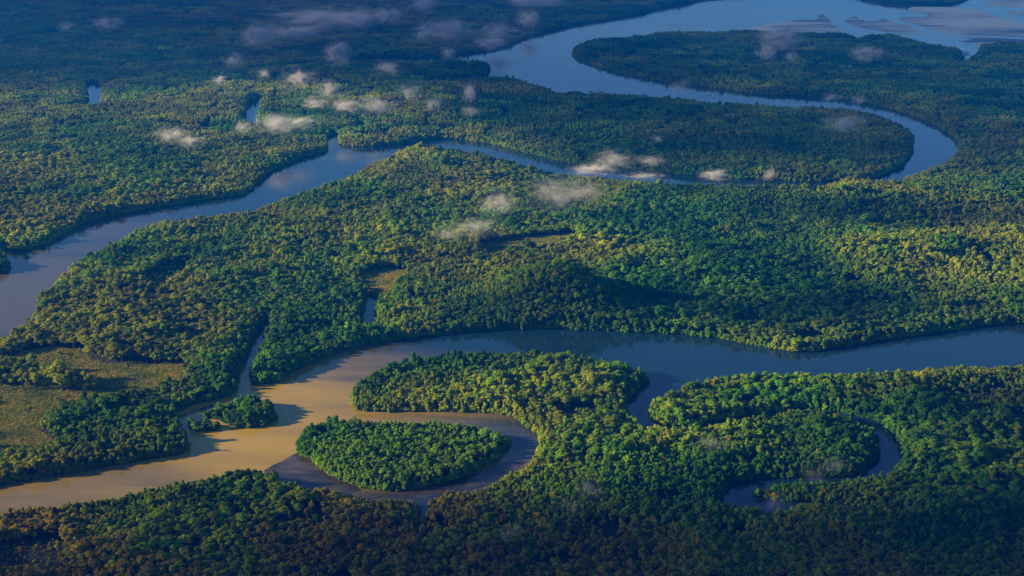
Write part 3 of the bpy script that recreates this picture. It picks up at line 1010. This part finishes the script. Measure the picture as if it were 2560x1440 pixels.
# photograph x, y, half width, half height, thickness factor, words
CLOUDS = [
    (815, 45, 110, 24, 1.0, 'longest bright cloud streak near the top left'), (655, 88, 45, 27, 1.0, 'puff at the left end of the long top cloud streak'),
    (885, 52, 45, 24, .9, 'puff at the right end of the long top cloud streak'), (735, 80, 55, 16, .7, 'thin veil bridging the long top cloud streak'),
    (265, 55, 38, 16, .45, 'faint wisp in the dark top left'), (170, 66, 24, 10, .3, 'smallest faint wisp in the top left corner'),
    (975, 40, 30, 20, .7, 'round puff right of the long top streak'), (1125, 75, 62, 24, .9, 'wide pale cloud over the far wood left of the estuary'),
    (1058, 86, 22, 16, .5, 'small puff touching the left of the wide pale cloud'), (1250, 78, 48, 22, .6, 'hazy cloud right of the wide pale cloud'),
    (1322, 46, 28, 20, .5, 'faint cloud just left of the estuary bend at top'), (1230, 108, 42, 14, .9, 'flat cloud lying on the estuary bank'),
    (1325, 2, 70, 14, .8, 'cloud cut by the top edge left of the estuary'), (1060, 10, 34, 17, .5, 'faint cloud cut by the top edge near the middle'),
    (845, 132, 30, 24, .8, 'round cloud above the thin far creek'), (1122, 134, 20, 14, .7, 'small cloud sitting on the thin far creek'),
    (748, 196, 38, 21, .8, 'cloud beside the small sliver of far water'), (826, 226, 27, 20, .7, 'cloud between two dark wood edges at upper left'),
    (660, 186, 15, 11, .4, 'tiny faint puff left of the upper creek'), (550, 199, 16, 12, .5, 'tiny puff alone over the upper left wood'),
    (582, 150, 22, 17, .55, 'small cloud above a glint of far water'), (970, 172, 34, 17, .8, 'cloud on the wooded tongue in the far estuary'),
    (1026, 226, 30, 20, .7, 'cloud over the wood below the far tongue'), (786, 257, 27, 14, 1.0, 'leftmost of the sunlit cloud row over the upper wood'),
    (866, 265, 36, 15, 1.0, 'middle one of the sunlit cloud row over the upper wood'), (945, 265, 42, 19, 1.0, 'rightmost of the sunlit cloud row over the upper wood'),
    (1082, 258, 22, 17, .6, 'pale cloud right of the sunlit row'), (1175, 232, 16, 20, .8, 'upright wisp over the upper wood'),
    (1178, 278, 25, 11, .7, 'flat wisp below the upright wisp'), (692, 312, 46, 23, 1.15, 'bright round cloud below the upper pond'),
    (610, 319, 22, 13, .9, 'small cloud left of the bright one below the upper pond'), (755, 306, 36, 15, .6, 'thin cloud right of the bright one below the upper pond'),
    (430, 336, 38, 20, .6, 'veil over sunlit trees at the left'), (478, 352, 36, 18, .45, 'thin right-hand veil over sunlit trees at the left'),
    (1945, 96, 48, 27, .9, 'cloud over the far end of the wooded loop'), (1915, 132, 22, 18, .7, 'cloud just below the one on the loop end'),
    (1978, 142, 17, 10, .4, 'faint puff right of the loop clouds'), (2167, 134, 33, 19, .95, 'lone bright cloud on the far wooded loop'),
    (1692, 220, 26, 16, .7, 'mist patch on the far river stretch'), (2080, 244, 22, 11, .6, 'left one of two mist puffs by the far river'),
    (2146, 250, 17, 13, .6, 'right one of two mist puffs by the far river'), (2112, 310, 46, 24, 1.1, 'bright cloud inside the big river loop'),
    (1535, 400, 48, 20, .6, 'grey veil over the loop wood near the middle river'), (1625, 402, 38, 11, .5, 'thin grey streak right of the loop veil'),
    (1786, 437, 33, 13, 1.2, 'small bright yellow cloud on the near bank of the loop'), (1925, 435, 17, 13, .4, 'faint puff right of the small yellow cloud'),
    (1642, 346, 22, 9, .35, 'faintest wisp in the middle of the loop'), (1480, 424, 60, 13, .9, 'long mist over the middle river'),
    (1610, 440, 55, 10, .8, 'right-hand mist strip over the middle river'),
    (1385, 482, 76, 46, .65, 'large glowing mist patch in the central forest'), (1462, 476, 58, 34, .6, 'right-hand lobe of the large glowing mist patch'),
    (1245, 506, 56, 34, .75, 'glowing mist patch left of the large one'),
    (1190, 566, 75, 28, .55, 'low mist above the long clearing'), (1120, 585, 45, 20, .45, 'thin left tail of the low mist above the clearing'),
    (1785, 1108, 48, 22, .30, 'faint mist over the lower right forest left of the oxbow'), (1478, 1222, 46, 28, .5, 'smoke-like mist in the near forest'),
    (1420, 1262, 42, 22, .3, 'lower tail of the smoke-like mist'),
    (2085, 1160, 48, 24, .45, 'bluish mist by the oxbow shore'), (2030, 1185, 46, 24, .4, 'brownish mist below the oxbow island'), (1945, 1258, 42, 26, .5, 'mist over the small dark pond'),
    (1275, 1335, 36, 26, .3, 'faint brown mist in the bottom forest')]
CV = ICO2[0]
rgc = np.random.default_rng(3)
for (px, py, rx, ry, th, words) in CLOUDS:
    alt = 62.0 if py < 700 else 30.0
    X, Y = ground(px, py, alt)
    D = math.sqrt(X * X + Y * Y + (CAM_H - alt) ** 2)
    wx = rx / FPX * D * (1.85 if py < 440 else 1.6)
    hh = ry / FPX * D * (1.85 if py < 440 else 1.6)
    zz = min(hh, 70.0 if py < 700 else 32.0)
    yy = max(hh, wx * 0.6)
    jit = 1 + rgc.uniform(-0.06, 0.06, len(CV))
    o = mesh_obj('cloud', [v * j for v, j in zip(CV, jit)], ICO2[1], M_CLOUD)
    o.location = (X, Y, max(alt, zz * 0.8 + 6))
    o.scale = (wx, yy, zz)
    o.rotation_euler = (0, 0, rgc.uniform(-0.3, 0.3))
    o['thickness'] = th * (20.0 if py < 160 else 10.0 if py < 440 else 5.0 if py < 700 else 2.6) / (0.6 * wx + 0.4 * zz)
    tag(o, words, 'cloud', 'low clouds and mist over the forest')

# ------------------------------------------------------------------ added cloud slabs out of view, shaped to shade the scene
def sstep(a, b, x):
    t = np.clip((x - a) / (b - a), 0, 1)
    return t * t * (3 - 2 * t)


DECK = 2500.0
offx, offy = TO_SUN.x / TO_SUN.z * DECK, TO_SUN.y / TO_SUN.z * DECK


def shade_slab(name, x0, x1, y0, y1, cell, thick, dens, label, seed):
    xs, ys = np.arange(x0, x1 + 1, cell), np.arange(y0, y1 + 1, cell)
    X, Y = np.meshgrid(xs, ys)
    t = thick(X, Y)
    j = fbm(X, Y, cell * 5, seed)
    top = DECK + t * (0.6 + 0.3 * j)
    bot = DECK - t * 0.25
    nx, ny = len(xs), len(ys)
    V = np.concatenate([np.column_stack([X.ravel() + offx, Y.ravel() + offy, top.ravel()]), np.column_stack([X.ravel() + offx, Y.ravel() + offy, bot.ravel()])])
    F = []
    tf = t.ravel()
    n0 = nx * ny
    for r_ in range(ny - 1):
        for c_ in range(nx - 1):
            q = [r_ * nx + c_, r_ * nx + c_ + 1, (r_ + 1) * nx + c_ + 1, (r_ + 1) * nx + c_]
            if max(tf[k] for k in q) > 0.01:
                F.append(q)
                F.append([k + n0 for k in reversed(q)])
    mm, nt_, o_ = new_mat(name + '_vapour')
    p_ = N(nt_, 'ShaderNodeVolumePrincipled', Density=dens, Anisotropy=0.0)
    p_.inputs['Color'].default_value = (1, 1, 1, 1)
    nt_.links.new(p_.outputs[0], o_.inputs['Volume'])
    ob = mesh_obj(name, V, F, mm)
    tag(ob, label, None, None, 'stuff')


def far_thick(X, Y):
    edge = 2750 + 1250 * sstep(300, -500, X) + 500 * (fbm(X, Y, 500, 201) - 0.5)
    return 170 * sstep(0, 500, Y - edge) * (0.55 + 0.9 * fbm(X, Y, 700, 203)) * sstep(9900, 9300, Y) * sstep(4300, 3900, np.abs(X))


def near_thick(X, Y):
    edge = 1400 + 40 * sstep(200, 600, X) - 60 * sstep(-100, -500, X) + 220 * (fbm(X, Y, 160, 205) - 0.5)
    over = (0.40 + 0.60 * sstep(-450, 300, X)) * sstep(0, 280, edge - Y)
    aside = sstep(0, 350, X - 0.40 * np.maximum(Y, 1400) - 40) * sstep(2500, 2100, Y + 120 * fbm(X, Y, 160, 206))  # slab widened so the near haze is shaded too
    return 130 * np.maximum(over, aside) * (0.6 + 0.8 * fbm(X, Y, 150, 207)) * sstep(-500, -300, Y) * sstep(-1100, -850, X) * sstep(3600, 3300, X)


def patch_thick(X, Y):
    t = np.zeros(X.shape)
    for (px_, py_, sx_, sy_, a_) in [(2010, 795, 190, 75, 130), (1480, 785, 70, 70, 90), (2500, 1060, 110, 110, 120), (760, 890, 70, 60, 70), (2250, 560, 240, 110, 60), (380, 640, 90, 70, 50)]:
        c_ = ground(px_, py_)
        t = np.maximum(t, a_ * (np.exp(-((X - c_[0]) / sx_) ** 2 - ((Y - c_[1]) / sy_) ** 2) * (0.7 + 0.8 * fbm(X, Y, 110, 221)) - 0.22))
    return np.maximum(t, 0)


shade_slab('shade_slab', -900, 1500, 1100, 2900, 30, patch_thick, 0.007, 'unseen added cloud patches that throw soft shadows on the middle forest', 215)
shade_slab('shade_slab', -4400, 4400, 2400, 10000, 100, far_thick, 0.0036, 'unseen added cloud layer that shades the far delta', 211)
shade_slab('shade_slab', -1200, 3700, -600, 2600, 40, near_thick, 0.008, 'unseen added cloud sheet that shades the nearest forest', 213)

# ------------------------------------------------------------------ haze
m, nt, out = new_mat('haze_air')
pv = N(nt, 'ShaderNodeVolumePrincipled', Density=0.000078, Anisotropy=-0.45)
pv.inputs['Color'].default_value = (0.0, 0.31, 1.0, 1)
nt.links.new(pv.outputs[0], out.inputs['Volume'])
HB, HT = B + 400, 640.0
hv = [(-HB, -HB, -3), (HB, -HB, -3), (HB, HB, -3), (-HB, HB, -3), (-HB, -HB, HT), (HB, -HB, HT), (HB, HB, HT), (-HB, HB, HT)]
hz = mesh_obj('haze', hv, [(0, 3, 2, 1), (4, 5, 6, 7), (0, 1, 5, 4), (1, 2, 6, 5), (2, 3, 7, 6), (3, 0, 4, 7)], m)
tag(hz, 'blue morning haze filling the air over the delta', None, None, 'stuff')
